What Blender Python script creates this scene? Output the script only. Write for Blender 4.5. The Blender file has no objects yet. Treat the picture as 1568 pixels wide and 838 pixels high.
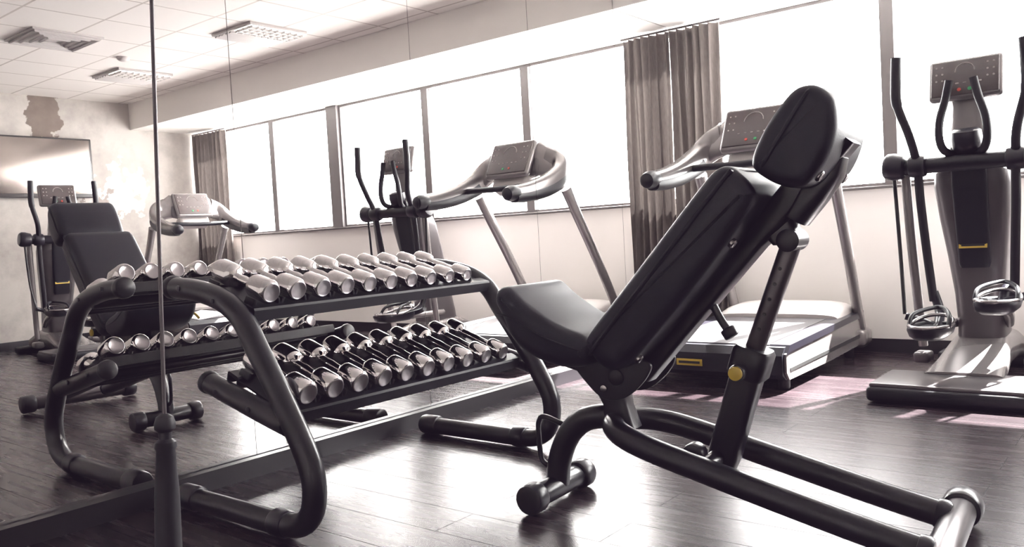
import bpy, bmesh, math, random
from mathutils import Vector as V, Matrix, Euler
random.seed(4)
S = 1.25
sc = bpy.context.scene
COL = sc.collection

# ------------------------------------------------------------------ materials
def newmat(name):
    m = bpy.data.materials.new(name); m.use_nodes = True
    nt = m.node_tree; b = nt.nodes['Principled BSDF']
    return m, nt, b
def mat(name, col, rough=0.5, metal=0.0, coat=0.0, bump=0.0, bscale=200, var=0.0, emis=None, estr=0, spec=0.5):
    m, nt, b = newmat(name)
    b.inputs['Base Color'].default_value = (*col, 1)
    b.inputs['Roughness'].default_value = rough
    b.inputs['Metallic'].default_value = metal
    b.inputs['Coat Weight'].default_value = coat
    b.inputs['Coat Roughness'].default_value = 0.15
    b.inputs['Specular IOR Level'].default_value = spec
    if emis:
        b.inputs['Emission Color'].default_value = (*emis, 1)
        b.inputs['Emission Strength'].default_value = estr
    tc = nt.nodes.new('ShaderNodeTexCoord')
    n = nt.nodes.new('ShaderNodeTexNoise'); n.inputs['Scale'].default_value = bscale
    n.inputs['Detail'].default_value = 4
    nt.links.new(tc.outputs['Object'], n.inputs['Vector'])
    if bump > 0:
        bp = nt.nodes.new('ShaderNodeBump'); bp.inputs['Strength'].default_value = bump
        bp.inputs['Distance'].default_value = 0.002
        nt.links.new(n.outputs['Fac'], bp.inputs['Height'])
        nt.links.new(bp.outputs['Normal'], b.inputs['Normal'])
    if var > 0:
        mx = nt.nodes.new('ShaderNodeMix'); mx.data_type = 'RGBA'
        mx.inputs['A'].default_value = (*[c*(1-var) for c in col], 1)
        mx.inputs['B'].default_value = (*[min(1, c*(1+var)) for c in col], 1)
        nt.links.new(n.outputs['Fac'], mx.inputs['Factor'])
        nt.links.new(mx.outputs['Result'], b.inputs['Base Color'])
    return m

M_black = mat('black_powder_coat', (0.005, 0.0045, 0.009), 0.28, coat=0.15, bump=0.04, bscale=400, spec=0.38)
M_uph = mat('black_upholstery', (0.006, 0.006, 0.014), 0.46, bump=0.2, bscale=260, spec=0.36)
M_shell = mat('black_shell', (0.005, 0.005, 0.009), 0.42, bump=0.12, bscale=300, spec=0.36)
M_rub = mat('rubber', (0.007, 0.006, 0.010), 0.5, spec=0.36)
M_cap = mat('dark_cap', (0.010, 0.009, 0.015), 0.32, coat=0.12, spec=0.38)
M_chrome = mat('chrome', (0.88, 0.85, 0.86), 0.05, metal=1.0)
M_disc = mat('dumbbell_end_disc', (0.42, 0.395, 0.41), 0.28, metal=0.9, var=0.15, bscale=60)
M_steel = mat('brushed_steel', (0.36, 0.335, 0.34), 0.26, metal=0.9)
M_silver = mat('silver_paint', (0.24, 0.222, 0.222), 0.26, metal=0.45, coat=0.35)
M_grey = mat('grey_housing', (0.068, 0.060, 0.064), 0.36, metal=0.3, coat=0.2)
M_white = mat('light_plastic', (0.50, 0.47, 0.46), 0.4)
M_belt = mat('running_belt', (0.05, 0.044, 0.048), 0.5, bump=0.3, bscale=500, var=0.2)
M_yel = mat('yellow_plate', (0.52, 0.35, 0.04), 0.4)
M_ink = mat('dark_print', (0.012, 0.012, 0.012), 0.5)
M_scr = mat('display_screen', (0.065, 0.050, 0.050), 0.25, coat=0.3)
M_icon = mat('display_icons', (0.38, 0.33, 0.32), 0.4)
M_red = mat('red_button', (0.5, 0.05, 0.03), 0.4)
M_green = mat('green_button', (0.03, 0.3, 0.10), 0.4)
M_frame = mat('window_frame_paint', (0.095, 0.084, 0.084), 0.5)
M_base = mat('black_baseboard', (0.009, 0.007, 0.010), 0.4, coat=0.1)
M_soff = mat('soffit_paint', (0.89, 0.86, 0.83), 0.8, var=0.02, bscale=6)
M_lamp = mat('lamp_panel', (0.8, 0.8, 0.8), 0.4, emis=(1, 0.97, 0.92), estr=1.2)
M_tvs = mat('television_glass', (0.34, 0.30, 0.28), 0.2, metal=0.9)
M_bez = mat('television_bezel', (0.04, 0.036, 0.036), 0.3)
M_seam = mat('mirror_seam', (0.7, 0.66, 0.66), 0.4)
M_dtube = mat('dark_grey_tube', (0.10, 0.09, 0.095), 0.28, metal=0.7)

M_mirror, nt, b = newmat('mirror_glass')
b.inputs['Base Color'].default_value = (0.95, 0.937, 0.93, 1)
b.inputs['Metallic'].default_value = 1; b.inputs['Roughness'].default_value = 0.0

M_glass = bpy.data.materials.new('window_glass'); M_glass.use_nodes = True
nt = M_glass.node_tree; nt.nodes.clear()
o = nt.nodes.new('ShaderNodeOutputMaterial'); t = nt.nodes.new('ShaderNodeBsdfTransparent')
g = nt.nodes.new('ShaderNodeBsdfGlossy'); g.inputs['Roughness'].default_value = 0.02
mx = nt.nodes.new('ShaderNodeMixShader'); mx.inputs[0].default_value = 0.04
nt.links.new(t.outputs[0], mx.inputs[1]); nt.links.new(g.outputs[0], mx.inputs[2]); nt.links.new(mx.outputs[0], o.inputs[0])

# floor: dark wood planks with a soft sheen
M_floor, nt, b = newmat('dark_wood_planks')
tc = nt.nodes.new('ShaderNodeTexCoord')
mp = nt.nodes.new('ShaderNodeMapping')
nt.links.new(tc.outputs['Object'], mp.inputs['Vector'])
br = nt.nodes.new('ShaderNodeTexBrick')
br.inputs['Color1'].default_value = (0.0125, 0.0078, 0.0098, 1)
br.inputs['Color2'].default_value = (0.0240, 0.0160, 0.0190, 1)
br.inputs['Mortar'].default_value = (0.002, 0.0013, 0.002, 1)
br.inputs['Scale'].default_value = 1.0
br.inputs['Brick Width'].default_value = 1.1; br.inputs['Row Height'].default_value = 0.15
br.inputs['Mortar Size'].default_value = 0.0016; br.inputs['Mortar Smooth'].default_value = 0.4
br.offset = 0.37
nt.links.new(mp.outputs[0], br.inputs['Vector'])
mp2 = nt.nodes.new('ShaderNodeMapping'); mp2.inputs['Scale'].default_value = (2, 30, 1)
nt.links.new(tc.outputs['Object'], mp2.inputs['Vector'])
gn = nt.nodes.new('ShaderNodeTexNoise'); gn.inputs['Scale'].default_value = 1.6; gn.inputs['Detail'].default_value = 6
nt.links.new(mp2.outputs[0], gn.inputs['Vector'])
rmp = nt.nodes.new('ShaderNodeMapRange'); rmp.inputs['From Min'].default_value = 0.3; rmp.inputs['From Max'].default_value = 0.7
rmp.inputs['To Min'].default_value = 0.6; rmp.inputs['To Max'].default_value = 1.4
nt.links.new(gn.outputs['Fac'], rmp.inputs['Value'])
ml = nt.nodes.new('ShaderNodeVectorMath'); ml.operation = 'SCALE'
nt.links.new(br.outputs['Color'], ml.inputs[0]); nt.links.new(rmp.outputs[0], ml.inputs['Scale'])
nt.links.new(ml.outputs[0], b.inputs['Base Color'])
rr = nt.nodes.new('ShaderNodeMapRange'); rr.inputs['From Min'].default_value = 0.3; rr.inputs['From Max'].default_value = 0.7
rr.inputs['To Min'].default_value = 0.25; rr.inputs['To Max'].default_value = 0.29
nt.links.new(gn.outputs['Fac'], rr.inputs['Value'])
rj = nt.nodes.new('ShaderNodeMath'); rj.operation = 'MULTIPLY_ADD'; rj.inputs[1].default_value = 0.2
nt.links.new(br.outputs['Fac'], rj.inputs[0]); nt.links.new(rr.outputs[0], rj.inputs[2])
nt.links.new(rj.outputs[0], b.inputs['Roughness'])
sj = nt.nodes.new('ShaderNodeMath'); sj.operation = 'MULTIPLY_ADD'; sj.inputs[1].default_value = -0.24; sj.inputs[2].default_value = 0.33
nt.links.new(br.outputs['Fac'], sj.inputs[0]); nt.links.new(sj.outputs[0], b.inputs['Specular IOR Level'])
b.inputs['Specular Tint'].default_value = (1.0, 0.92, 0.97, 1)
bp = nt.nodes.new('ShaderNodeBump'); bp.inputs['Strength'].default_value = 0.010; bp.inputs['Distance'].default_value = 0.003
nt.links.new(gn.outputs['Fac'], bp.inputs['Height']); nt.links.new(bp.outputs[0], b.inputs['Normal'])

M_wall = mat('cream_wall_paint', (0.87, 0.84, 0.81), 0.8, var=0.02, bscale=5)

# ceiling tiles
M_ceil, nt, b = newmat('ceiling_tiles')
tc = nt.nodes.new('ShaderNodeTexCoord')
br = nt.nodes.new('ShaderNodeTexBrick'); br.offset = 0.0
br.inputs['Color1'].default_value = (0.80, 0.76, 0.73, 1); br.inputs['Color2'].default_value = (0.83, 0.79, 0.76, 1)
br.inputs['Mortar'].default_value = (0.50, 0.45, 0.42, 1)
br.inputs['Scale'].default_value = 1; br.inputs['Brick Width'].default_value = 0.47; br.inputs['Row Height'].default_value = 0.47
br.inputs['Mortar Size'].default_value = 0.008
mpc = nt.nodes.new('ShaderNodeMapping'); mpc.inputs['Location'].default_value = (0.165, 0.275, 0)
nt.links.new(tc.outputs['Object'], mpc.inputs['Vector']); nt.links.new(mpc.outputs[0], br.inputs['Vector'])
nt.links.new(br.outputs['Color'], b.inputs['Base Color']); b.inputs['Roughness'].default_value = 0.85

# distressed plaster
M_conc, nt, b = newmat('distressed_plaster')
tc = nt.nodes.new('ShaderNodeTexCoord')
n1 = nt.nodes.new('ShaderNodeTexNoise'); n1.inputs['Scale'].default_value = 2.2; n1.inputs['Detail'].default_value = 8; n1.inputs['Roughness'].default_value = 0.65
nt.links.new(tc.outputs['Object'], n1.inputs['Vector'])
cr = nt.nodes.new('ShaderNodeValToRGB')
cr.color_ramp.elements[0].position = 0.32; cr.color_ramp.elements[0].color = (0.33, 0.30, 0.28, 1)
cr.color_ramp.elements[1].position = 0.60; cr.color_ramp.elements[1].color = (0.54, 0.505, 0.475, 1)
nt.links.new(n1.outputs['Fac'], cr.inputs[0])
def patch(prev, y, z, ry, rz, col, scale, amt):
    mpp = nt.nodes.new('ShaderNodeMapping'); mpp.vector_type = 'POINT'
    mpp.inputs['Location'].default_value = (0, -y/ry, -z/rz); mpp.inputs['Scale'].default_value = (0, 1/ry, 1/rz)
    nt.links.new(tc.outputs['Object'], mpp.inputs['Vector'])
    ln = nt.nodes.new('ShaderNodeVectorMath'); ln.operation = 'LENGTH'; nt.links.new(mpp.outputs[0], ln.inputs[0])
    nn = nt.nodes.new('ShaderNodeTexNoise'); nn.inputs['Scale'].default_value = scale; nn.inputs['Detail'].default_value = 6
    nt.links.new(tc.outputs['Object'], nn.inputs['Vector'])
    ma = nt.nodes.new('ShaderNodeMath'); ma.operation = 'MULTIPLY_ADD'; ma.inputs[1].default_value = -amt; ma.inputs[2].default_value = 1 + amt*0.5
    nt.links.new(nn.outputs['Fac'], ma.inputs[0])
    su = nt.nodes.new('ShaderNodeMath'); su.operation = 'SUBTRACT'
    nt.links.new(ma.outputs[0], su.inputs[0]); nt.links.new(ln.outputs['Value'], su.inputs[1])
    st = nt.nodes.new('ShaderNodeMapRange'); st.inputs['From Min'].default_value = 0; st.inputs['From Max'].default_value = 0.06
    nt.links.new(su.outputs[0], st.inputs['Value'])
    m2 = nt.nodes.new('ShaderNodeMix'); m2.data_type = 'RGBA'
    nt.links.new(st.outputs[0], m2.inputs['Factor']); nt.links.new(prev, m2.inputs['A'])
    c2 = nt.nodes.new('ShaderNodeMix'); c2.data_type = 'RGBA'
    c2.inputs['A'].default_value = (*[c*0.5 for c in col], 1); c2.inputs['B'].default_value = (*[min(1, c*1.5) for c in col], 1)
    nt.links.new(nn.outputs['Fac'], c2.inputs['Factor']); nt.links.new(c2.outputs['Result'], m2.inputs['B'])
    return m2.outputs['Result']
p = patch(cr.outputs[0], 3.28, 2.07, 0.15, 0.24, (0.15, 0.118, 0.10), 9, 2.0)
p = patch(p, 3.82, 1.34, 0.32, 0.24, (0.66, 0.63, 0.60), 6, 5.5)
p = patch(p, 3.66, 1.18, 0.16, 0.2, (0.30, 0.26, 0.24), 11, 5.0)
nt.links.new(p, b.inputs['Base Color']); b.inputs['Roughness'].default_value = 0.85
bp = nt.nodes.new('ShaderNodeBump'); bp.inputs['Strength'].default_value = 0.3; nt.links.new(n1.outputs['Fac'], bp.inputs['Height']); nt.links.new(bp.outputs[0], b.inputs['Normal'])

# curtain
M_curt, nt, b = newmat('linen_curtain')
tc = nt.nodes.new('ShaderNodeTexCoord')
mp = nt.nodes.new('ShaderNodeMapping'); mp.inputs['Scale'].default_value = (60, 60, 8); nt.links.new(tc.outputs['Object'], mp.inputs['Vector'])
nn = nt.nodes.new('ShaderNodeTexNoise'); nn.inputs['Scale'].default_value = 3; nt.links.new(mp.outputs[0], nn.inputs['Vector'])
cr = nt.nodes.new('ShaderNodeValToRGB'); cr.color_ramp.elements[0].color = (0.080, 0.069, 0.065, 1); cr.color_ramp.elements[1].color = (0.175, 0.152, 0.144, 1)
nt.links.new(nn.outputs['Fac'], cr.inputs[0]); nt.links.new(cr.outputs[0], b.inputs['Base Color']); b.inputs['Roughness'].default_value = 0.9
b.inputs['Specular IOR Level'].default_value = 0.1
tr = nt.nodes.new('ShaderNodeBsdfTranslucent'); nt.links.new(cr.outputs[0], tr.inputs['Color'])
mx = nt.nodes.new('ShaderNodeMixShader'); mx.inputs[0].default_value = 0.05
out = nt.nodes['Material Output']
nt.links.new(b.outputs[0], mx.inputs[1]); nt.links.new(tr.outputs[0], mx.inputs[2]); nt.links.new(mx.outputs[0], out.inputs[0])

# ------------------------------------------------------------------ geometry helpers
def empty(name, loc=(0, 0, 0), rz=0.0, scl=1.0):
    e = bpy.data.objects.new(name, None); e.location = loc; e.rotation_euler = (0, 0, rz); e.scale = (scl,)*3
    e.empty_display_size = 0.1; COL.objects.link(e); return e
def mk(name, verts, faces, m, parent=None, sharp=38, smooth=True):
    me = bpy.data.meshes.new(name); me.from_pydata([tuple(v) for v in verts], [], faces)
    bm = bmesh.new(); bm.from_mesh(me); bmesh.ops.recalc_face_normals(bm, faces=bm.faces); bm.to_mesh(me); bm.free()
    me.materials.append(m)
    if smooth:
        me.shade_smooth(); me.set_sharp_from_angle(angle=math.radians(sharp))
    ob = bpy.data.objects.new(name, me); COL.objects.link(ob)
    if parent: ob.parent = parent
    return ob
def catmull(pts, n=8, closed=False):
    pts = [V(p) for p in pts]; N = len(pts); out = []
    segs = N if closed else N-1
    for i in range(segs):
        if closed: p0, p1, p2, p3 = pts[(i-1) % N], pts[i], pts[(i+1) % N], pts[(i+2) % N]
        else: p0, p1, p2, p3 = pts[max(i-1, 0)], pts[i], pts[i+1], pts[min(i+2, N-1)]
        for k in range(n):
            t = k/n
            out.append(0.5*((2*p1)+(-p0+p2)*t+(2*p0-5*p1+4*p2-p3)*t*t+(-p0+3*p1-3*p2+p3)*t**3))
    if not closed: out.append(pts[-1])
    return out
def loft(name, rings, m, parent, cap=True, closed=False, sharp=38):
    n = len(rings[0]); verts = [v for r in rings for v in r]; faces = []
    R = len(rings)
    for i in range(R if closed else R-1):
        a = i*n; b2 = ((i+1) % R)*n
        for j in range(n):
            k = (j+1) % n
            faces.append((a+j, a+k, b2+k, b2+j))
    if cap and not closed:
        faces.append(tuple(range(n))); faces.append(tuple(range((R-1)*n, R*n)))
    return mk(name, verts, faces, m, parent, sharp)
def tube(name, pts, r, m, parent, smooth=True, closed=False, seg=20, n=8, flat=1.0):
    P = catmull(pts, n, closed) if smooth else [V(p) for p in pts]
    N = len(P); rings = []; prev = None
    for i in range(N):
        if closed: t = P[(i+1) % N]-P[(i-1) % N]
        else: t = P[min(i+1, N-1)]-P[max(i-1, 0)]
        t.normalize()
        if prev is None:
            a = V((0, 0, 1)) if abs(t.z) < 0.9 else V((0, 1, 0))
            u = a-t*a.dot(t)
        else: u = prev-t*prev.dot(t)
        u.normalize(); prev = u; w = t.cross(u)
        rr = r if not callable(r) else r(i/(N-1))
        rings.append([P[i]+u*rr*math.cos(2*math.pi*k/seg)+w*rr*flat*math.sin(2*math.pi*k/seg) for k in range(seg)])
    return loft(name, rings, m, parent, closed=closed)
def lathe(name, p0, p1, prof, m, parent, seg=28, sharp=38):
    p0 = V(p0); d = (V(p1)-p0).normalized()
    a = V((0, 0, 1)) if abs(d.z) < 0.9 else V((0, 1, 0))
    u = (a-d*a.dot(d)).normalized(); w = d.cross(u)
    rings = [[p0+d*s+u*r*math.cos(2*math.pi*k/seg)+w*r*math.sin(2*math.pi*k/seg) for k in range(seg)] for s, r in prof]
    return loft(name, rings, m, parent, sharp=sharp)
def cyl(name, p0, p1, r, m, parent, bev=None, seg=28):
    L = (V(p1)-V(p0)).length; b_ = min(r*0.25, L*0.3) if bev is None else bev
    return lathe(name, p0, p1, [(0, r-b_), (b_*0.3, r-b_*0.3), (b_, r), (L-b_, r), (L-b_*0.3, r-b_*0.3), (L, r-b_)], m, parent, seg)
def rbox(name, size, loc, m, parent, bev=0.008, rot=(0, 0, 0), seg=3):
    bm = bmesh.new(); bmesh.ops.create_cube(bm, size=1)
    for v in bm.verts: v.co = V((v.co.x*size[0], v.co.y*size[1], v.co.z*size[2]))
    if bev > 0:
        bmesh.ops.bevel(bm, geom=list(bm.edges), offset=min(bev, min(size)*0.49), segments=seg, affect='EDGES', profile=0.5)
    M = Matrix.Translation(V(loc)) @ Euler(rot).to_matrix().to_4x4()
    bm.transform(M)
    me = bpy.data.meshes.new(name); bm.to_mesh(me); bm.free(); me.materials.append(m)
    me.shade_smooth(); me.set_sharp_from_angle(angle=math.radians(38))
    ob = bpy.data.objects.new(name, me); COL.objects.link(ob)
    if parent: ob.parent = parent
    return ob
def box(name, lo, hi, m, parent=None):
    lo = V(lo); hi = V(hi)
    return rbox(name, tuple(hi-lo), tuple((lo+hi)/2), m, parent, bev=0)
def pillow(name, prof, W, rnd, m, parent, n=6, sm=True, w0=0.0):
    P = [V((p[0], 0, p[1])) for p in prof]
    if sm: P = catmull(P, n, True)
    N = len(P)
    nor = []
    area = sum(P[i].x*P[(i+1) % N].z-P[(i+1) % N].x*P[i].z for i in range(N))
    for i in range(N):
        t = (P[(i+1) % N]-P[(i-1) % N]).normalized(); nn = V((t.z, 0, -t.x))
        if area < 0: nn = -nn
        nor.append(nn)
    def ring(w, ins):
        return [P[i]-nor[i]*ins+V((0, w+w0, 0)) for i in range(N)]
    K = 5
    rings = [ring(-W+rnd*(1-math.cos(math.pi/2*k/K)), rnd*(1-math.sin(math.pi/2*k/K))) for k in range(K+1)]
    rings += [ring(W-rnd*(1-math.cos(math.pi/2*k/K)), rnd*(1-math.sin(math.pi/2*k/K))) for k in range(K, -1, -1)]
    return loft(name, rings, m, parent, sharp=50)
def sq(c, u, w, a, b_, e=4.0, n=28):
    out = []
    for k in range(n):
        t = 2*math.pi*k/n; ct, st = math.cos(t), math.sin(t)
        out.append(V(c)+V(u)*a*math.copysign(abs(ct)**(2/e), ct)+V(w)*b_*math.copysign(abs(st)**(2/e), st))
    return out

# ------------------------------------------------------------------ room
MX = -2.43; RX = 3.03; W = 4.80; CZ = 2.23; SZ = 1.98; SILL = 0.90; BK = -1.6
box('floor', (MX-0.1, BK, -0.1), (RX+0.1, W+0.15, 0), M_floor)
box('ceiling', (MX-0.1, BK, CZ), (RX+0.1, W+0.15, CZ+0.1), M_ceil)
box('ceiling_soffit', (MX+0.003, 4.05, SZ), (RX, W-0.001, CZ-0.001), M_soff)
box('wall_left', (MX-0.1, BK, 0), (MX-0.012, W+0.15, CZ), M_wall)
box('wall_right', (RX, BK, 0), (RX+0.1, W+0.15, CZ), M_conc)
box('wall_front', (MX-0.1, BK-0.1, 0), (RX+0.1, BK, CZ), M_wall)
wb = empty('wall_back')
box('wall_lower', (MX-0.012, W, 0), (RX, W+0.15, SILL), M_wall, wb)
box('wall_upper', (MX-0.012, W, SZ), (RX, W+0.15, CZ), M_wall, wb)
box('baseboard_back', (MX+0.0, W-0.012, 0.0), (RX, W-0.0005, 0.075), M_base)
box('baseboard_right', (RX-0.012, BK, 0.0), (RX-0.0005, W-0.013, 0.075), M_base)
box('baseboard_left', (MX-0.012, BK, 0.0), (MX+0.04, W-0.013, 0.062), M_base)
rbox('window_sill', (RX-MX-0.02, 0.05, 0.015), ((RX+MX)/2, W-0.012, SILL+0.004), M_frame, None, bev=0.003)
xs = [(-2.43, -1.2), (-1.2, -0.186), (-0.186, 0.86), (1.0, 1.86), (1.86, 3.03)]
for i, (a, b_) in enumerate(xs):
    w = empty('window_%d' % (i+1)); f = 0.02
    y0, y1 = W+0.02, W+0.075
    fl = 0.035 if i in (1, 2, 4) else f
    fr = 0.035 if i in (0, 1, 3) else f
    box('frame_left', (a, y0, SILL), (a+fl, y1, SZ), M_frame, w)
    box('frame_right', (b_-fr, y0, SILL), (b_, y1, SZ), M_frame, w)
    box('frame_bottom', (a+fl, y0, SILL), (b_-fr, y1, SILL+f+0.01), M_frame, w)
    box('frame_top', (a+fl, y0, SZ-f), (b_-fr, y1, SZ), M_frame, w)
    box('glass', (a+fl, W+0.045, SILL+f+0.01), (b_-fr, W+0.05, SZ-f), M_glass, w)
box('window_column', (0.86, W-0.01, SILL), (1.0, W+0.15, SZ), M_frame)
wm = empty('wall_mirror')
seams = [-0.92, -0.08, 0.76, 1.6, 2.44, 3.25, 4.05, W-0.014]
for i in range(len(seams)-1):
    y0, y1 = seams[i], seams[i+1]
    top = CZ-0.002 if y1 <= 4.06 else SZ-0.002
    box('mirror_panel_%d' % (i+1), (MX-0.010, y0+0.0012, 0.064), (MX, y1-0.0012, top), M_mirror, wm)
box('mirror_backing', (MX-0.0118, seams[0], 0.064), (MX-0.0102, W-0.02, SZ-0.01), M_seam, wm)

def curtain(name, x0, x1, y, folds, sgn=1, z0=0.02, z1=1.955):
    nx, nz = folds*14, 26; vs = []; fs = []
    ph = [random.uniform(-.5, .5) for _ in range(folds+2)]
    for j in range(nz+1):
        h = j/nz; z = z0+(z1-z0)*h
        for i in range(nx+1):
            u = i/nx; k = u*folds
            amp = 0.040*(1-0.35*h)*(0.75+0.5*abs(math.sin(k*0.7)))
            xx = x0+(x1-x0)*u+0.008*math.sin(k*5.1+h*3)*min(1, u*8)
            yy = y+sgn*amp*math.sin(2*math.pi*k+ph[int(k)]*(1-h)*1.2*min(1, k*2))+0.006*math.sin(h*9+k*2)
            vs.append((xx, yy, z))
    for j in range(nz):
        for i in range(nx):
            a = j*(nx+1)+i; fs.append((a, a+1, a+nx+2, a+nx+1))
    e = empty(name); mk('fabric', vs, fs, M_curt, e, sharp=180)
    tube('rail', [(x0, y, z1+0.012), (x1+0.02, y, z1+0.012)], 0.007, M_frame, e, smooth=False)
    return e
curtain('curtain', MX+0.0015, -2.11, 4.70, 6, -1)
curtain('curtain', 2.44, RX-0.02, 4.70, 8)

tv = empty('television')
rbox('bezel', (0.045, 0.95, 0.54), (RX-0.045, 3.16, 1.59), M_bez, tv, bev=0.008)
rbox('screen', (0.006, 0.905, 0.49), (RX-0.069, 3.16, 1.60), M_tvs, tv, bev=0.002)
rbox('wall_bracket', (0.03, 0.3, 0.3), (RX-0.014, 3.16, 1.59), M_black, tv)

def clight(x, y):
    e = empty('ceiling_light', (x, y, CZ))
    rbox('housing', (0.45, 0.45, 0.02), (0, 0, -0.008), M_white, e, bev=0.004)
    rbox('lamp_panel', (0.19, 0.42, 0.006), (-0.115, 0, -0.02), M_lamp, e, bev=0.002)
    for k in range(9):
        rbox('louvre_%d' % (k+1), (0.19, 0.006, 0.018), (-0.115, -0.2+k*0.05, -0.028), M_white, e, bev=0)
    for k in range(-1, 2):
        rbox('rail_%d' % (k+2), (0.006, 0.42, 0.018), (-0.115+k*0.06, 0, -0.028), M_white, e, bev=0)
    for k in range(5):
        rbox('vent_slat_%d' % (k+1), (0.02, 0.42, 0.012), (0.03+k*0.042, 0, -0.022), M_white, e, bev=0.002, rot=(0, 0.5, 0))
clight(0.0, 3.45); clight(1.75, 3.45)
e = empty('ceiling_vent', (0.94, 2.51, CZ))
rbox('plate', (0.45, 0.45, 0.012), (0, 0, -0.005), M_white, e, bev=0.003)
for k in range(4):
    s_ = 0.40-k*0.09
    tube('ring_%d' % k, [(-s_/2, -s_/2, -0.016), (s_/2, -s_/2, -0.016), (s_/2, s_/2, -0.016), (-s_/2, s_/2, -0.016)], 0.01, M_white, e, smooth=False, closed=True, seg=8)
e = empty('smoke_detector', (1.2, 3.1, CZ))
lathe('body', (0, 0, 0), (0, 0, -1), [(0, 0.045), (0.012, 0.045), (0.022, 0.035), (0.03, 0.02)], M_white, e)

# ------------------------------------------------------------------ dumbbell rack
rk = empty('dumbbell_rack')
YN, YF = 1.265, 2.275
def rackframe(y, tag):
    path = [(-2.275, y, 0.655), (-2.15, y, 0.645), (-2.03, y, 0.618), (-1.945, y, 0.57), (-1.885, y, 0.49), (-1.80, y, 0.375), (-1.72, y, 0.255),
            (-1.685, y, 0.175), (-1.695, y, 0.095), (-1.745, y, 0.048), (-1.83, y, 0.035), (-2.0, y, 0.035), (-2.27, y, 0.035)]
    tube('side_frame_'+tag, path, 0.031, M_black, rk, seg=24)
    cyl('top_cap_'+tag, (-2.262, y, 0.654), (-2.295, y, 0.657), 0.0345, M_cap, rk)
    cyl('foot_cap_'+tag, (-2.225, y, 0.037), (-2.31, y, 0.037), 0.037, M_cap, rk)
    cyl('foot_collar_'+tag, (-1.80, y, 0.037), (-1.86, y, 0.037), 0.0365, M_cap, rk)
    tube('lower_arm_'+tag, [(-2.12, y, 0.385), (-2.0, y, 0.355), (-1.88, y, 0.325), (-1.77, y, 0.30)], 0.0295, M_black, rk, seg=24)
    cyl('arm_cap_'+tag, (-2.115, y, 0.384), (-2.14, y, 0.390), 0.033, M_cap, rk)
    for k, (x, z) in enumerate([(-2.2, .655), (-2.03, .62), (-2.05, .37), (-1.9, .335)]):
        sg = 1 if y == YN else -1
        cyl('bolt_%s_%d' % (tag, k), (x, y-0.029*sg, z), (x, y-0.035*sg, z), 0.008, M_cap, rk)
rackframe(YN, 'a'); rackframe(YF, 'b')
db = empty('dumbbell_set')
def tray(x0, z0, x1, z1, tag, n, ya, yb, r0, r1):
    dx, dz = x1-x0, z1-z0; L = math.hypot(dx, dz); d = V((dx/L, 0, dz/L)); nn = V((-d.z, 0, d.x))
    if nn.z < 0: nn = -nn
    c0 = V((x0, 0, z0))-nn*0.036+d*0.01; c1 = V((x1, 0, z1))-nn*0.036-d*0.015
    y0, y1 = YN+0.02, YF-0.02
    for nm, q in (('rear', c0), ('front', c1)):
        prof = [q+d*-0.02, q+d*0.022, q+d*0.026-nn*0.006, q+d*0.026-nn*0.036, q+d*0.021-nn*0.036, q+d*0.02-nn*0.010, q-d*0.018-nn*0.010, q-d*0.02-nn*0.036, q-d*0.025-nn*0.036, q-d*0.025-nn*0.004]
        loft('tray_rail_%s_%s' % (tag, nm), [[V((v.x, y, v.z)) for v in prof] for y in (y0, y1)], M_shell, rk, sharp=20)
    prof = [c0-nn*0.006, c1-nn*0.006, c1-nn*0.011, c0-nn*0.011]
    loft('tray_web_'+tag, [[V((v.x, y, v.z)) for v in prof] for y in (y0, y1)], M_shell, rk, sharp=20)
    mid = (c0+c1)/2-nn*0.03
    cyl('tray_tube_'+tag, (mid.x, YN, mid.z), (mid.x, YF, mid.z), 0.018, M_black, rk)
    for i in range(n):
        f = i/(n-1); y = ya+(yb-ya)*f; R = r0+(r1-r0)*f
        hl = 0.082-0.014*f
        a = V((x0, y, z0))-nn*(0.034-R-0.001); b2 = V((x1, y, z1))-nn*(0.034-R-0.001)
        Lr = L
        pr = [(0, R*0.80), (0.002, R*0.86), (0.007, R*0.97), (0.012, R), (hl-0.014, R), (hl-0.006, R*0.93), (hl, R*0.62), (hl+0.004, 0.0125),
              (Lr*0.42, 0.0125), (Lr*0.5, 0.0142), (Lr*0.58, 0.0125)]
        pr += [(Lr-s, r) for s, r in reversed(pr[:8])]
        lathe('dumbbell_%s_%d' % (tag, i+1), a, b2, pr, M_chrome, db, seg=32, sharp=50)
        for q, dd, nm in ((b2, d, 'f'), (a, -d, 'r')):
            lathe('end_disc_%s_%d_%s' % (tag, i+1, nm), q, q+dd, [(-0.001, R*0.80), (0.0012, R*0.79), (0.002, R*0.74), (0.0012, R*0.70), (0.0012, R*0.1)], M_disc, db, seg=24)
        for s_ in (0.035, L-0.035):
            for sg in (-1, 1):
                q = V((x0, y+sg*(yb-ya)/(n-1)/2*0.86, z0))-nn*0.030+d*s_
                ang = math.atan2(-d.z, d.x)
                rbox('saddle_%s_%d' % (tag, i), (0.045, 0.010, 0.022), q, M_shell, rk, bev=0.004, rot=(sg*0.3, ang, 0), seg=2)
tray(-2.155, 0.700, -1.915, 0.632, 'upper', 10, 1.340, 2.14, 0.034, 0.026)
tray(-2.035, 0.450, -1.790, 0.362, 'lower', 10, 1.345, 2.16, 0.0355, 0.0285)

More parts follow.
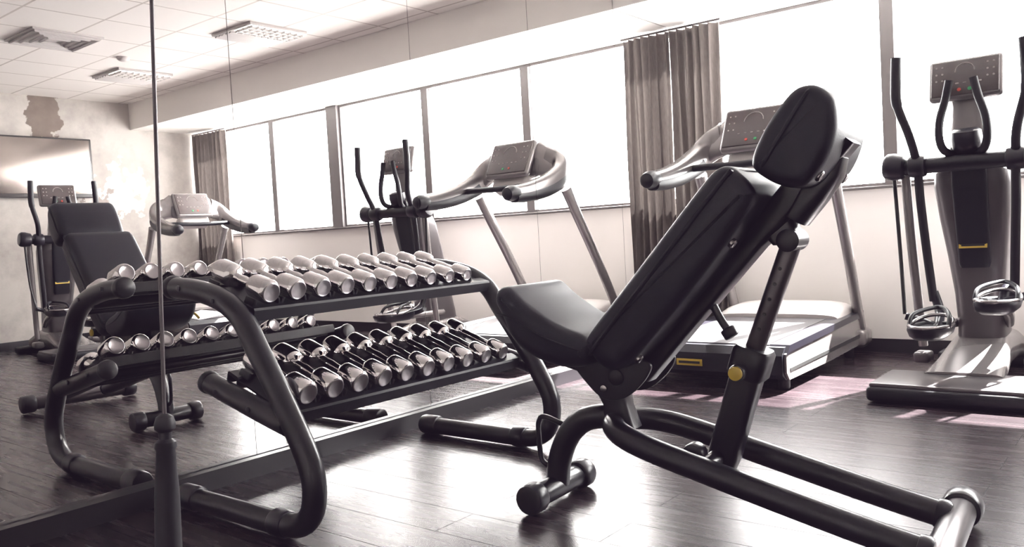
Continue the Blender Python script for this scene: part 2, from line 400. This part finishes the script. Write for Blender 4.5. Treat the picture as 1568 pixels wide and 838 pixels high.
# ------------------------------------------------------------------ weight bench
bn = empty('weight_bench', (-1.37, 1.86, 0), math.radians(3.5))
cyl('front_foot_bar', (0, -0.12, 0.042), (0, 0.12, 0.042), 0.032, M_black, bn)
for sg in (-1, 1):
    cyl('front_foot_cap_%d' % (sg+2), (0, sg*0.10, 0.042), (0, sg*0.155, 0.042), 0.0415, M_cap, bn)
tube('front_leg', [(0.0, 0, 0.05), (0.012, 0, 0.12), (0.045, 0, 0.19), (0.095, 0, 0.235), (0.16, 0, 0.252), (0.23, 0, 0.25)], 0.033, M_black, bn, seg=24)
tube('carry_handle', [(0.05, 0, 0.210), (-0.03, 0, 0.235), (-0.052, 0, 0.222), (-0.056, 0, 0.19), (-0.052, 0, 0.12), (-0.035, 0, 0.098), (0.0, 0, 0.085)], 0.0075, M_black, bn)
tube('base_loop', [(0.97, -0.125, 0.060), (0.8, -0.125, 0.098), (0.55, -0.125, 0.160), (0.36, -0.122, 0.208), (0.27, -0.10, 0.230), (0.215, -0.05, 0.240), (0.20, 0, 0.243),
     (0.215, 0.05, 0.240), (0.27, 0.10, 0.230), (0.36, 0.122, 0.208), (0.55, 0.125, 0.160), (0.8, 0.125, 0.098), (0.97, 0.125, 0.060)], 0.0305, M_black, bn, seg=24)
cyl('rear_foot_bar', (0.98, -0.24, 0.047), (0.98, 0.24, 0.047), 0.034, M_dtube, bn)
for sg in (-1, 1):
    cyl('rear_foot_cap_%d' % (sg+2), (0.98, sg*0.215, 0.047), (0.98, sg*0.28, 0.047), 0.045, M_cap, bn)
    cyl('rail_collar_%d' % (sg+2), (0.94, sg*0.125, 0.067), (0.97, sg*0.125, 0.060), 0.035, M_cap, bn)
loft('pivot_column', [sq((0.215, 0, 0.23), (1, 0, 0), (0, 1, 0), 0.046, 0.038), sq((0.205, 0, 0.29), (1, 0, 0), (0, 1, 0), 0.036, 0.033),
     sq((0.19, 0, 0.335), (1, 0, 0), (0, 1, 0), 0.044, 0.038), sq((0.18, 0, 0.38), (1, 0, 0), (0, 1, 0), 0.065, 0.048), sq((0.19, 0, 0.42), (1, 0, 0), (0, 1, 0), 0.065, 0.048)], M_black, bn)
cyl('pivot_axle', (0.245, -0.085, 0.375), (0.245, 0.085, 0.375), 0.022, M_cap, bn)
for sg in (-1, 1):
    pillow('pivot_plate_%d' % (sg+2), [(0.12, 0.41), (0.16, 0.35), (0.21, 0.315), (0.27, 0.325), (0.33, 0.38), (0.33, 0.42), (0.2, 0.43)], 0.006, 0.003, M_cap, bn, w0=sg*0.072)
    cyl('pivot_bolt_%d' % (sg+2), (0.21, sg*0.078, 0.345), (0.21, sg*0.088, 0.345), 0.010, M_steel, bn)
seatp = [(-0.060, 0.535), (-0.080, 0.575), (-0.070, 0.608), (-0.035, 0.612), (0.015, 0.572), (0.10, 0.520), (0.19, 0.487), (0.215, 0.46), (0.20, 0.415), (0.12, 0.405), (0.03, 0.430), (-0.03, 0.475)]
pillow('seat_pad', seatp, 0.157, 0.034, M_uph, bn)
tube('seat_piping', [(-0.068, -0.150, 0.545), (-0.01, -0.157, 0.53), (0.08, -0.157, 0.485), (0.19, -0.155, 0.452)], 0.003, M_uph, bn, seg=8)
tube('seat_piping_far', [(-0.068, 0.150, 0.545), (-0.01, 0.157, 0.53), (0.08, 0.157, 0.485), (0.19, 0.155, 0.452)], 0.003, M_uph, bn, seg=8)
rbox('seat_bracket', (0.17, 0.06, 0.035), (0.11, 0, 0.39), M_black, bn, rot=(0, 0.25, 0))
th = math.radians(47.8); d = V((math.cos(th), 0, math.sin(th))); nr = V((-math.sin(th), 0, math.cos(th)))
def bp_(o, s, n_): q = V(o)+d*s+nr*n_; return (q.x, q.z)
O = V((0.258, 0, 0.402)); LB = 0.575
pillow('backrest_pad', [bp_(O, .0, .07), bp_(O, .012, .094), bp_(O, .06, .101), bp_(O, .3, .101), bp_(O, .5, .101), bp_(O, LB-.025, .096), bp_(O, LB-.002, .078),
        bp_(O, LB+.002, .045), bp_(O, LB-.005, .005), bp_(O, LB-.03, -.018), bp_(O, .42, -.030), bp_(O, .2, -.034), bp_(O, .06, -.028), bp_(O, .01, -.008), bp_(O, -.006, .03)], 0.157, 0.030, M_uph, bn)
def seamloop(nm, o_, dd, n0, L, W_, n_):
    pts = []
    for s, w in ((0.035, -1), (L*0.5, -1), (L-0.035, -1), (L-0.006, -.84), (L+.001, 0), (L-0.006, .84), (L-0.035, 1), (L*0.5, 1), (0.035, 1), (0.002, .84), (-0.004, 0), (0.002, -.84)):
        q = o_+dd*s+n0*n_; pts.append((q.x, w*W_, q.z))
    tube(nm, pts, 0.0055, M_uph, bn, closed=True, seg=8, n=4)
seamloop('backrest_piping', O, d, nr, LB, 0.157, 0.062)
for k, s in enumerate((0.07, 0.44)):
    q = O+d*s-nr*0.026
    for sg in (-1, 1):
        lathe('back_bolt_%d_%d' % (k, sg+2), (q.x, sg*0.112, q.z), V((q.x, sg*0.112, q.z))-nr, [(0.0, 0.012), (0.010, 0.012), (0.013, 0.009), (0.011, 0.005)], M_steel, bn)
q0 = O+d*0.0-nr*0.045; q1 = O+d*0.76-nr*0.048
vec = (q1-q0)
loft('back_spine', [sq(q0+vec*k, nr, (0, 1, 0), h_, w_, 5) for k, h_, w_ in ((0, .022, .034), (0.25, .022, .034), (0.6, .024, .036), (0.68, .034, .042), (1, .034, .044))], M_black, bn)
th2 = math.radians(55); d2 = V((math.cos(th2), 0, math.sin(th2))); n2 = V((-math.sin(th2), 0, math.cos(th2)))
H = V((0.700, 0, 0.832))
def hp(s, n_): q = H+d2*s+n2*n_; return (q.x, q.z)
pillow('headrest_pad', [hp(-.008, .06), hp(.012, .085), hp(.07, .095), hp(.13, .094), hp(.18, .084), hp(.204, .060), hp(.208, .03), hp(.195, -.005), hp(.15, -.038), hp(.08, -.055), hp(.02, -.045), hp(-.006, .0)], 0.150, 0.030, M_uph, bn)
seamloop('headrest_piping', H, d2, n2, 0.203, 0.150, 0.052)
loft('headrest_mount', [sq(H+d2*s-n2*dn_, n2, (0, 1, 0), h_, w_, 3) for s, dn_, h_, w_ in ((-0.07, .035, .032, .042), (0.0, .040, .034, .046), (.06, .045, .03, .044), (.10, .040, .02, .034))], M_black, bn)
for sg in (-1, 1):
    q = H+d2*0.05-n2*0.045
    lathe('head_bolt_%d' % (sg+2), (q.x, sg*0.105, q.z), V((q.x, sg*0.105, q.z))-n2, [(0.0, 0.013), (0.012, 0.013), (0.015, 0.010), (0.012, 0.004)], M_steel, bn)
a0 = V((0.485, 0, 0.155)); a1 = V((0.582, 0, 0.452)); ax = (a1-a0).normalized()
sx = V((ax.z, 0, -ax.x))
loft('support_sleeve', [sq(a0+(a1-a0)*k, sx, (0, 1, 0), rr, rr*1.0, 3.5) for k, rr in ((0, .034), (.1, .038), (.75, .038), (.8, .038))], M_black, bn)
loft('support_collar', [sq(a0+(a1-a0)*k, sx, (0, 1, 0), rr, rr, 4) for k, rr in ((0.76, .040), (.79, .046), (.97, .046), (1.0, .040))], M_shell, bn)
b1 = V((0.680, 0, 0.705)); ax2 = (b1-a1).normalized()
cyl('support_inner_tube', a1-ax2*0.05, b1, 0.023, M_dtube, bn)
for k in range(5):
    q = a1+ax2*(0.05+k*0.038)
    cyl('pin_hole_%d' % (k+1), q+V((0, -0.0215, 0)), q+V((0, -0.0234, 0)), 0.0045, M_ink, bn, bev=0.001)
q = a0+(a1-a0)*0.86
cyl('adjust_knob_body', q+V((-0.01, -0.03, -0.01)), q+V((-0.01, -0.075, -0.01)), 0.020, M_cap, bn)
cyl('adjust_knob_cap', q+V((-0.01, -0.074, -0.01)), q+V((-0.01, -0.083, -0.01)), 0.017, M_yel, bn)
lathe('support_upper_joint', b1+V((0, -0.045, 0)), b1+V((0, 0.045, 0)), [(0, .018), (.004, .026), (.086, .026), (.09, .018)], M_cap, bn)
loft('upper_bracket', [sq(b1+V((-0.01, 0, -0.01)), (1, 0, 0), (0, 1, 0), .03, .036, 4), sq(b1+V((-0.03, 0, 0.03)), (1, 0, 0), (0, 1, 0), .045, .036, 4), sq(b1+V((-0.03, 0, 0.06)), (1, 0, 0), (0, 1, 0), .035, .03, 4)], M_black, bn)
cyl('support_base_axle', (0.485, -0.14, 0.18), (0.485, 0.14, 0.18), 0.022, M_black, bn)
cyl('support_base_knob', (0.45, -0.06, 0.20), (0.45, -0.10, 0.20), 0.028, M_cap, bn)
q = O+d*0.27-nr*0.045
tube('adjust_lever', [q, q-nr*0.05+d*-0.02, q-nr*0.085-d*0.03], 0.010, M_cap, bn)
cyl('lever_knob', q-nr*0.08-d*0.028, q-nr*0.105-d*0.035, 0.019, M_cap, bn)
tube('seat_release', [(0.02, 0.13, 0.49), (0.0, 0.16, 0.48), (-0.03, 0.165, 0.46)], 0.006, M_yel, bn)

# ------------------------------------------------------------------ display helper
def display(e, c, w, h, tilt, frame_m, tag=''):
    R_ = Euler((tilt, 0, 0)).to_matrix()
    def P(x, z, y=0): return V(c)+R_ @ V((x, y, z))
    rbox('console_body'+tag, (w, 0.045, h), P(0, 0, 0.012), frame_m, e, bev=0.02, rot=(tilt, 0, 0), seg=4)
    rbox('console_screen'+tag, (w*0.90, 0.008, h*0.84), P(0, 0, -0.0125), M_scr, e, bev=0.003, rot=(tilt, 0, 0))
    pts = [P(0.0+h*0.2*math.cos(t), h*0.13+h*0.2*math.sin(t), -0.0175) for t in [math.pi*k/8 for k in range(9)]]
    tube('dial'+tag, pts, 0.0022, M_icon, e, smooth=False, seg=6)
    k = 0
    for sx_ in (-1, 1):
        for j in range(3):
            for i in range(2):
                q = P(sx_*(w*0.30+i*w*0.08), h*0.28-j*h*0.16, -0.017)
                cyl('button_%s%d' % (tag, k), q, q+R_ @ V((0, -0.002, 0)), 0.0045, M_icon, e, seg=10); k += 1
    for i in range(5):
        q = P(-w*0.2+i*w*0.1, -h*0.14, -0.017)
        rbox('key_%s%d' % (tag, i), (0.014, 0.003, 0.006), q, M_icon, e, bev=0.001, rot=(tilt, 0, 0), seg=1)
    for i, mm in ((-1, M_red), (1, M_green)):
        q = P(i*w*0.07, -h*0.30, -0.017)
        cyl('start_stop_%s%d' % (tag, i+1), q, q+R_ @ V((0, -0.003, 0)), 0.008, mm, e, seg=16)
def plate(e, c, w, rot=(0, 0, 0), tag=''):
    rbox('badge'+tag, (w, 0.003, w*0.24), c, M_yel, e, bev=0.001, rot=rot)
    rbox('badge_print'+tag, (w*0.82, 0.002, w*0.09), V(c)+Euler(rot).to_matrix() @ V((0, -0.002, 0)), M_ink, e, bev=0)

# ------------------------------------------------------------------ treadmill
def treadmill(loc, rz=0.0, scl=1.0, dx=0.0):
    e = empty('treadmill', loc, rz, scl)
    L = 1.16
    for sg in (-1, 1):
        s = 'l' if sg < 0 else 'r'
        prof = [(0.05, 0.055), (0.0+0.02, 0.09), (0.02, 0.17), (0.06, 0.195), (0.6, 0.215), (L, 0.235), (L, 0.07), (0.6, 0.055)]
        rings = [[V((sg*x, y, z)) for y, z in prof] for x in (0.362, 0.352)]
        loft('side_panel_'+s, rings, M_silver, e, sharp=30)
        rings = [[V((sg*x, y, z+0.002)) for y, z in [(0.02, 0.165), (0.06, 0.205), (L, 0.243), (L, 0.21), (0.06, 0.175)]] for x in (0.366, 0.275)]
        loft('foot_rail_'+s, rings, M_cap, e, sharp=30)
        rings = [[V((sg*x, y, z)) for y, z in [(0.06, 0.09), (0.06, 0.105), (L, 0.125), (L, 0.105)]] for x in (0.364, 0.361)]
        loft('side_groove_'+s, rings, M_ink, e, sharp=30)
        for k, y in enumerate((0.12, L-0.1)):
            cyl('foot_%s_%d' % (s, k), (sg*0.31, y, 0), (sg*0.31, y, 0.07), 0.026, M_rub, e)
        p0 = V((sg*0.345, 1.19, 0.06)); p1 = V((sg*0.345+dx, 0.64, 1.02))
        c = [p0, p0.lerp(p1, .12)+V((0, .01, 0)), p0.lerp(p1, .5)+V((0, 0.015, 0)), p0.lerp(p1, .85), p1]
        tube('upright_'+s, c, lambda t: 0.042-0.008*math.sin(t*3.14), M_silver, e, flat=0.75)
        rbox('upright_foot_'+s, (0.09, 0.15, 0.09), (sg*0.345, 1.16, 0.10), M_silver, e, bev=0.025)
        arm = [(dx+sg*0.20, 0.66, 1.205), (dx+sg*0.28, 0.665, 1.175), (dx+sg*0.335, 0.60, 1.11), (dx+sg*0.350, 0.44, 1.045), (dx+sg*0.350, 0.26, 1.005), (dx+sg*0.350, 0.12, 0.990)]
        P = catmull(arm, 6); rings = []
        for i, q in enumerate(P):
            f = i/(len(P)-1); t = (P[min(i+1, len(P)-1)]-P[max(i-1, 0)]).normalized()
            u = V((0, 0, 1)); u = (u-t*u.dot(t)).normalized(); w = t.cross(u)
            rings.append(sq(q, u, w, 0.086-0.048*f, 0.05-0.012*f, 2.6))
        loft('arm_'+s, rings, M_silver, e, sharp=60)
        rings = [[V(v)-V((0, 0, 0.018)) for v in r] for r in rings[12:]]
        loft('arm_under_'+s, rings, M_shell, e, sharp=60)
        lathe('arm_tip_'+s, (dx+sg*0.350, 0.15, 0.992), (dx+sg*0.350, 0.05, 0.98), [(0, .034), (.01, .042), (.06, .044), (.088, .036), (.098, .02)], M_shell, e)
        rings = []
        for f, x, y, z, a, b_ in ((0, .10, .60, 1.20, .115, .03), (.3, .17, .63, 1.215, .11, .035), (.7, .25, .66, 1.175, .085, .04), (1, .31, .66, 1.13, .065, .045)):
            rings.append(sq((dx+sg*x, y, z), V((0, 0.3, .95)), V((0, .95, -.3)), a, b_, 2.6))
        loft('wing_'+s, rings, M_silver, e, sharp=60)
    rings = [[V((x, y, z)) for y, z in [(0.04, 0.055), (0.0, 0.08), (0.0, 0.165), (0.03, 0.198), (0.1, 0.203), (0.1, 0.07)]] for x in (-0.35, 0.35)]
    loft('rear_cover', rings, M_shell, e, sharp=30)
    plate(e, (-0.09, -0.002, 0.118), 0.13)
    rbox('deck', (0.58, L-0.1, 0.03), (0, L/2, 0.17), M_shell, e, bev=0.004)
    rbox('underframe', (0.66, L-0.15, 0.06), (0, L/2, 0.10), M_shell, e, bev=0.004)
    belt = [(0.06, 0.205), (0.10, 0.212), (0.9, 0.236), (0.9, 0.2), (0.06, 0.19)]
    loft('running_belt', [[V((x, y, z)) for y, z in belt] for x in (-0.272, 0.272)], M_belt, e, sharp=30)
    rings = []
    for y, h, w in ((0.84, 0.02, .33), (0.88, 0.04, .335), (0.96, 0.06, .335), (1.1, 0.07, .33), (1.19, 0.05, .32), (1.215, 0.02, .31)):
        rings.append(sq((0, y, 0.215+h*0.25), (1, 0, 0), (0, 0, 1), w, h*0.75+0.02, 4))
    loft('motor_hood', rings, M_white, e, sharp=50)
    tilt = -math.radians(28)
    display(e, (dx, 0.55, 1.225), 0.335, 0.25, tilt, M_silver)
    rbox('console_base', (0.28, 0.11, 0.10), (dx, 0.57, 1.065), M_white, e, bev=0.03, rot=(tilt, 0, 0), seg=4)
    plate(e, (dx, 0.508, 1.050), 0.09, rot=(tilt, 0, 0), tag='_b')
    rbox('console_hood', (0.38, 0.07, 0.21), (dx, 0.625, 1.205), M_grey, e, bev=0.03, rot=(tilt, 0, 0), seg=4)
    tube('front_handle', [(dx-0.335, 0.50, 1.05), (dx-0.2, 0.44, 1.045), (dx, 0.42, 1.04), (dx+0.2, 0.44, 1.045), (dx+0.335, 0.50, 1.05)], 0.018, M_shell, e)
    return e
treadmill((-1.69, 3.50, 0), dx=0.045)
treadmill((1.46, 3.98, 0), math.radians(-84), 0.97)

# ------------------------------------------------------------------ elliptical
def elliptical(loc, rz=0.0, scl=1.0):
    e = empty('elliptical_trainer', loc, rz, scl)
    rbox('rear_base', (0.60, 0.38, 0.06), (0, 0.19, 0.035), M_shell, e, bev=0.018)
    rbox('rear_base_top', (0.58, 0.35, 0.022), (0, 0.19, 0.068), M_grey, e, bev=0.010)
    for sg in (-1, 1):
        for y in (0.05, 0.33):
            cyl('base_foot', (sg*0.25, y, 0), (sg*0.25, y, 0.02), 0.022, M_rub, e)
    loft('centre_ramp', [sq((0, y, z), (1, 0, 0), (0, 0, 1), w, h, 4) for y, z, w, h in ((0.30, 0.065, .15, .025), (0.5, .085, .135, .045), (0.72, .12, .12, .07), (0.95, .13, .13, .07), (1.12, .08, .15, .05))], M_silver, e)
    rbox('front_base', (0.5, 0.12, 0.06), (0, 1.12, 0.03), M_shell, e, bev=0.02)
    loft('column', [sq((0, y, z), (1, 0, 0), (0, 1, 0), w, dd, 4.5) for z, y, w, dd in
        ((0.10, .84, .10, .15), (0.25, .83, .095, .14), (0.38, .80, .10, .13), (0.55, .76, .118, .12), (0.72, .71, .138, .11), (0.86, .67, .150, .10), (0.92, .65, .145, .09), (0.95, .64, .10, .07))], M_grey, e, sharp=50)
    loft('column_face', [sq((0, y, z), (1, 0, 0), (0, 1, 0), w, .02, 5) for z, y, w in ((.50, .645, .055), (.52, .64, .062), (.7, .603, .066), (.86, .575, .070), (1.02, .55, .066), (1.05, .55, .05))], M_shell, e)
    plate(e, (0, 0.605, 0.60), 0.11, rot=(-0.2, 0, 0))
    loft('neck', [sq((0, y, z), (1, 0, 0), (0, 1, 0), w, dd, 3) for z, y, w, dd in ((0.93, .62, .085, .07), (1.03, .60, .080, .06), (1.12, .60, .068, .05), (1.2, .60, .062, .04), (1.26, .60, .075, .035))], M_silver, e, sharp=60)
    lathe('bottle_holder', (0, 0.54, 1.0), (0, 0.52, 1.11), [(0, .04), (.02, .056), (.06, .062), (.09, .058), (.10, .045)], M_cap, e)
    display(e, (0, 0.55, 1.315), 0.285, 0.185, -math.radians(14), M_silver)
    cyl('crossbar', (-0.27, 0.50, 0.955), (0.27, 0.50, 0.955), 0.034, M_shell, e)
    for sg in (-1, 1):
        s = 'l' if sg < 0 else 'r'
        lathe('pivot_drum_'+s, (sg*0.235, 0.50, 0.955), (sg*0.325, 0.50, 0.965), [(0, .04), (.01, .052), (.05, .060), (.075, .058), (.088, .046), (.09, .02)], M_cap, e)
        tube('fixed_handle_'+s, [(sg*.04, .54, .99), (sg*.075, .48, 1.01), (sg*.090, .46, 1.06), (sg*.085, .455, 1.14), (sg*.062, .455, 1.22), (sg*.045, .455, 1.30)], 0.0165, M_rub, e)
        tube('moving_arm_'+s, [(sg*.235, .40, 1.42), (sg*.240, .40, 1.32), (sg*.238, .40, 1.22), (sg*.20, .43, 1.08), (sg*.185, .48, .96), (sg*.18, .50, .80), (sg*.168, .53, .58), (sg*.155, .57, .36)], lambda t: 0.021 if t < 0.3 else 0.018, M_rub, e, n=10)
        cyl('arm_joint_'+s, (sg*.15, .49, .955), (sg*.22, .49, .955), 0.048, M_cap, e)
        zp = 0.28 if sg < 0 else 0.385
        xp = -0.115 if sg < 0 else 0.125
        yp = 0.32 if sg < 0 else 0.36
        tube('link_rod_'+s, [(sg*.285, .50, .93), (sg*.27, .50, .6), (sg*.25, .46, zp+0.03)], 0.008, M_ink, e)
        tube('silver_link_'+s, [(sg*.245, .53, .93), (sg*.235, .56, .6), (sg*.215, .62, .15)], 0.020, M_silver, e)
        rbox('link_foot_'+s, (0.07, 0.10, 0.05), (sg*.215, .62, .10), M_grey, e, bev=0.015)
        tube('foot_link_'+s, [(sg*.25, .47, zp+.02), (sg*.19, .48, zp), (xp, .44, zp-.02)], 0.016, M_cap, e)
        tube('pedal_arm_'+s, [(xp, .10+yp, zp-0.03), (sg*.13, .56, zp+0.03), (sg*.155, .57, .40)], 0.020, M_cap, e)
        tube('pedal_crank_'+s, [(xp, .10+yp, zp-0.03), (sg*.12, .66, (zp-.03)*.5+.12), (sg*.10, .80, .24)], 0.022, M_silver, e)
        loft('pedal_'+s, [sq((xp, yp, zp+k), (1, 0, 0), (0, 1, 0), a, b_, 3.2) for k, a, b_ in ((-.05, .055, .12), (-.035, .072, .145), (-.01, .080, .155), (0, .078, .153), (-0.004, .066, .14), (-.012, .064, .138))], M_shell, e, sharp=60)
        tube('pedal_rim_'+s, [(xp+.078*math.cos(t), yp+.15*math.sin(t), zp+0.004+0.025*max(0, math.sin(t))) for t in [2*math.pi*k/14 for k in range(14)]], 0.008, M_steel, e, closed=True, n=3, seg=10)
        tube('pedal_guard_'+s, [(xp-.075, yp-.05, zp), (xp-.068, yp+.0, zp+.045), (xp-.02, yp+.13, zp+.06), (xp+.02, yp+.13, zp+.06), (xp+.068, yp+.0, zp+.045), (xp+.075, yp-.05, zp)], 0.009, M_shell, e)
    return e
elliptical((-0.69, 3.46, 0))
elliptical((1.56, 2.88, 0), math.radians(-84), 0.97)

# ------------------------------------------------------------------ hanging cable handle
cb = empty('cable_pulldown_handle')
T0 = V((-0.953, 0.505, 0.56)); T1 = V((-0.968, 0.588, CZ-0.03)); dn = (T0-T1).normalized()
M_cab = mat('dark_cable', (0.10, 0.085, 0.09), 0.4, metal=0.4)
tube('cable', [T1, T0], 0.0024, M_cab, cb, smooth=False, seg=10)
rbox('ceiling_mount', (0.10, 0.06, 0.03), (T1.x, T1.y, CZ-0.014), M_black, cb)
lathe('grip', T0-dn*0.0, T0+dn, [(0, .004), (.004, .010), (.012, .0125), (.018, .012), (.022, .008), (.03, .0075), (.034, .012), (.04, .013), (.044, .011), (.10, .0145), (.16, .0155), (.22, .0135), (.225, .017), (.235, .017), (.24, .012)], M_rub, cb)

# ------------------------------------------------------------------ light
world = bpy.data.worlds.new('World'); sc.world = world; world.use_nodes = True
bg = world.node_tree.nodes['Background']; bg.inputs[0].default_value = (1.0, 0.985, 0.965, 1); bg.inputs[1].default_value = 21.0
sd = bpy.data.lights.new('sun', 'SUN'); sd.energy = 110; sd.angle = math.radians(0.8); sd.color = (1, 0.97, 0.93)
so = bpy.data.objects.new('sun', sd); COL.objects.link(so)
dirv = V((-0.30, -0.86, -1.0)).normalized(); so.rotation_euler = dirv.to_track_quat('-Z', 'Y').to_euler()

# ------------------------------------------------------------------ camera
cd = bpy.data.cameras.new('camera'); cam = bpy.data.objects.new('camera', cd); COL.objects.link(cam); sc.camera = cam
cd.sensor_width = 36; cd.lens = 36*1270/1568; cd.clip_start = 0.02
Rv = V((.7801, .6232, -.0556)).normalized(); Fv = V((-.6255, .7790, -.0450)); Fv = (Fv-Rv*Fv.dot(Rv)).normalized(); Uv = Rv.cross(Fv)
Mx = Matrix((Rv, Uv, -Fv)).transposed()
cam.rotation_euler = Mx.to_euler(); cam.location = (0, 0, 0.75)

for ob in list(sc.objects):
    if ob.parent is None:
        ob.location = ob.location*S
        if ob.type in ('MESH', 'EMPTY'): ob.scale = ob.scale*S
vs_ = sc.view_settings
vs_.view_transform = 'Standard'; vs_.look = 'None'
vs_.exposure = 0.5
vs_.use_curve_mapping = True
cm = vs_.curve_mapping
for ci, lift in ((0, 0.0075), (1, 0.0048), (2, 0.0088)):  # lifted, plum-tinted blacks: veiling haze put in by colour grading
    cm.curves[ci].points[0].location = (0.0, lift)
cm.update()
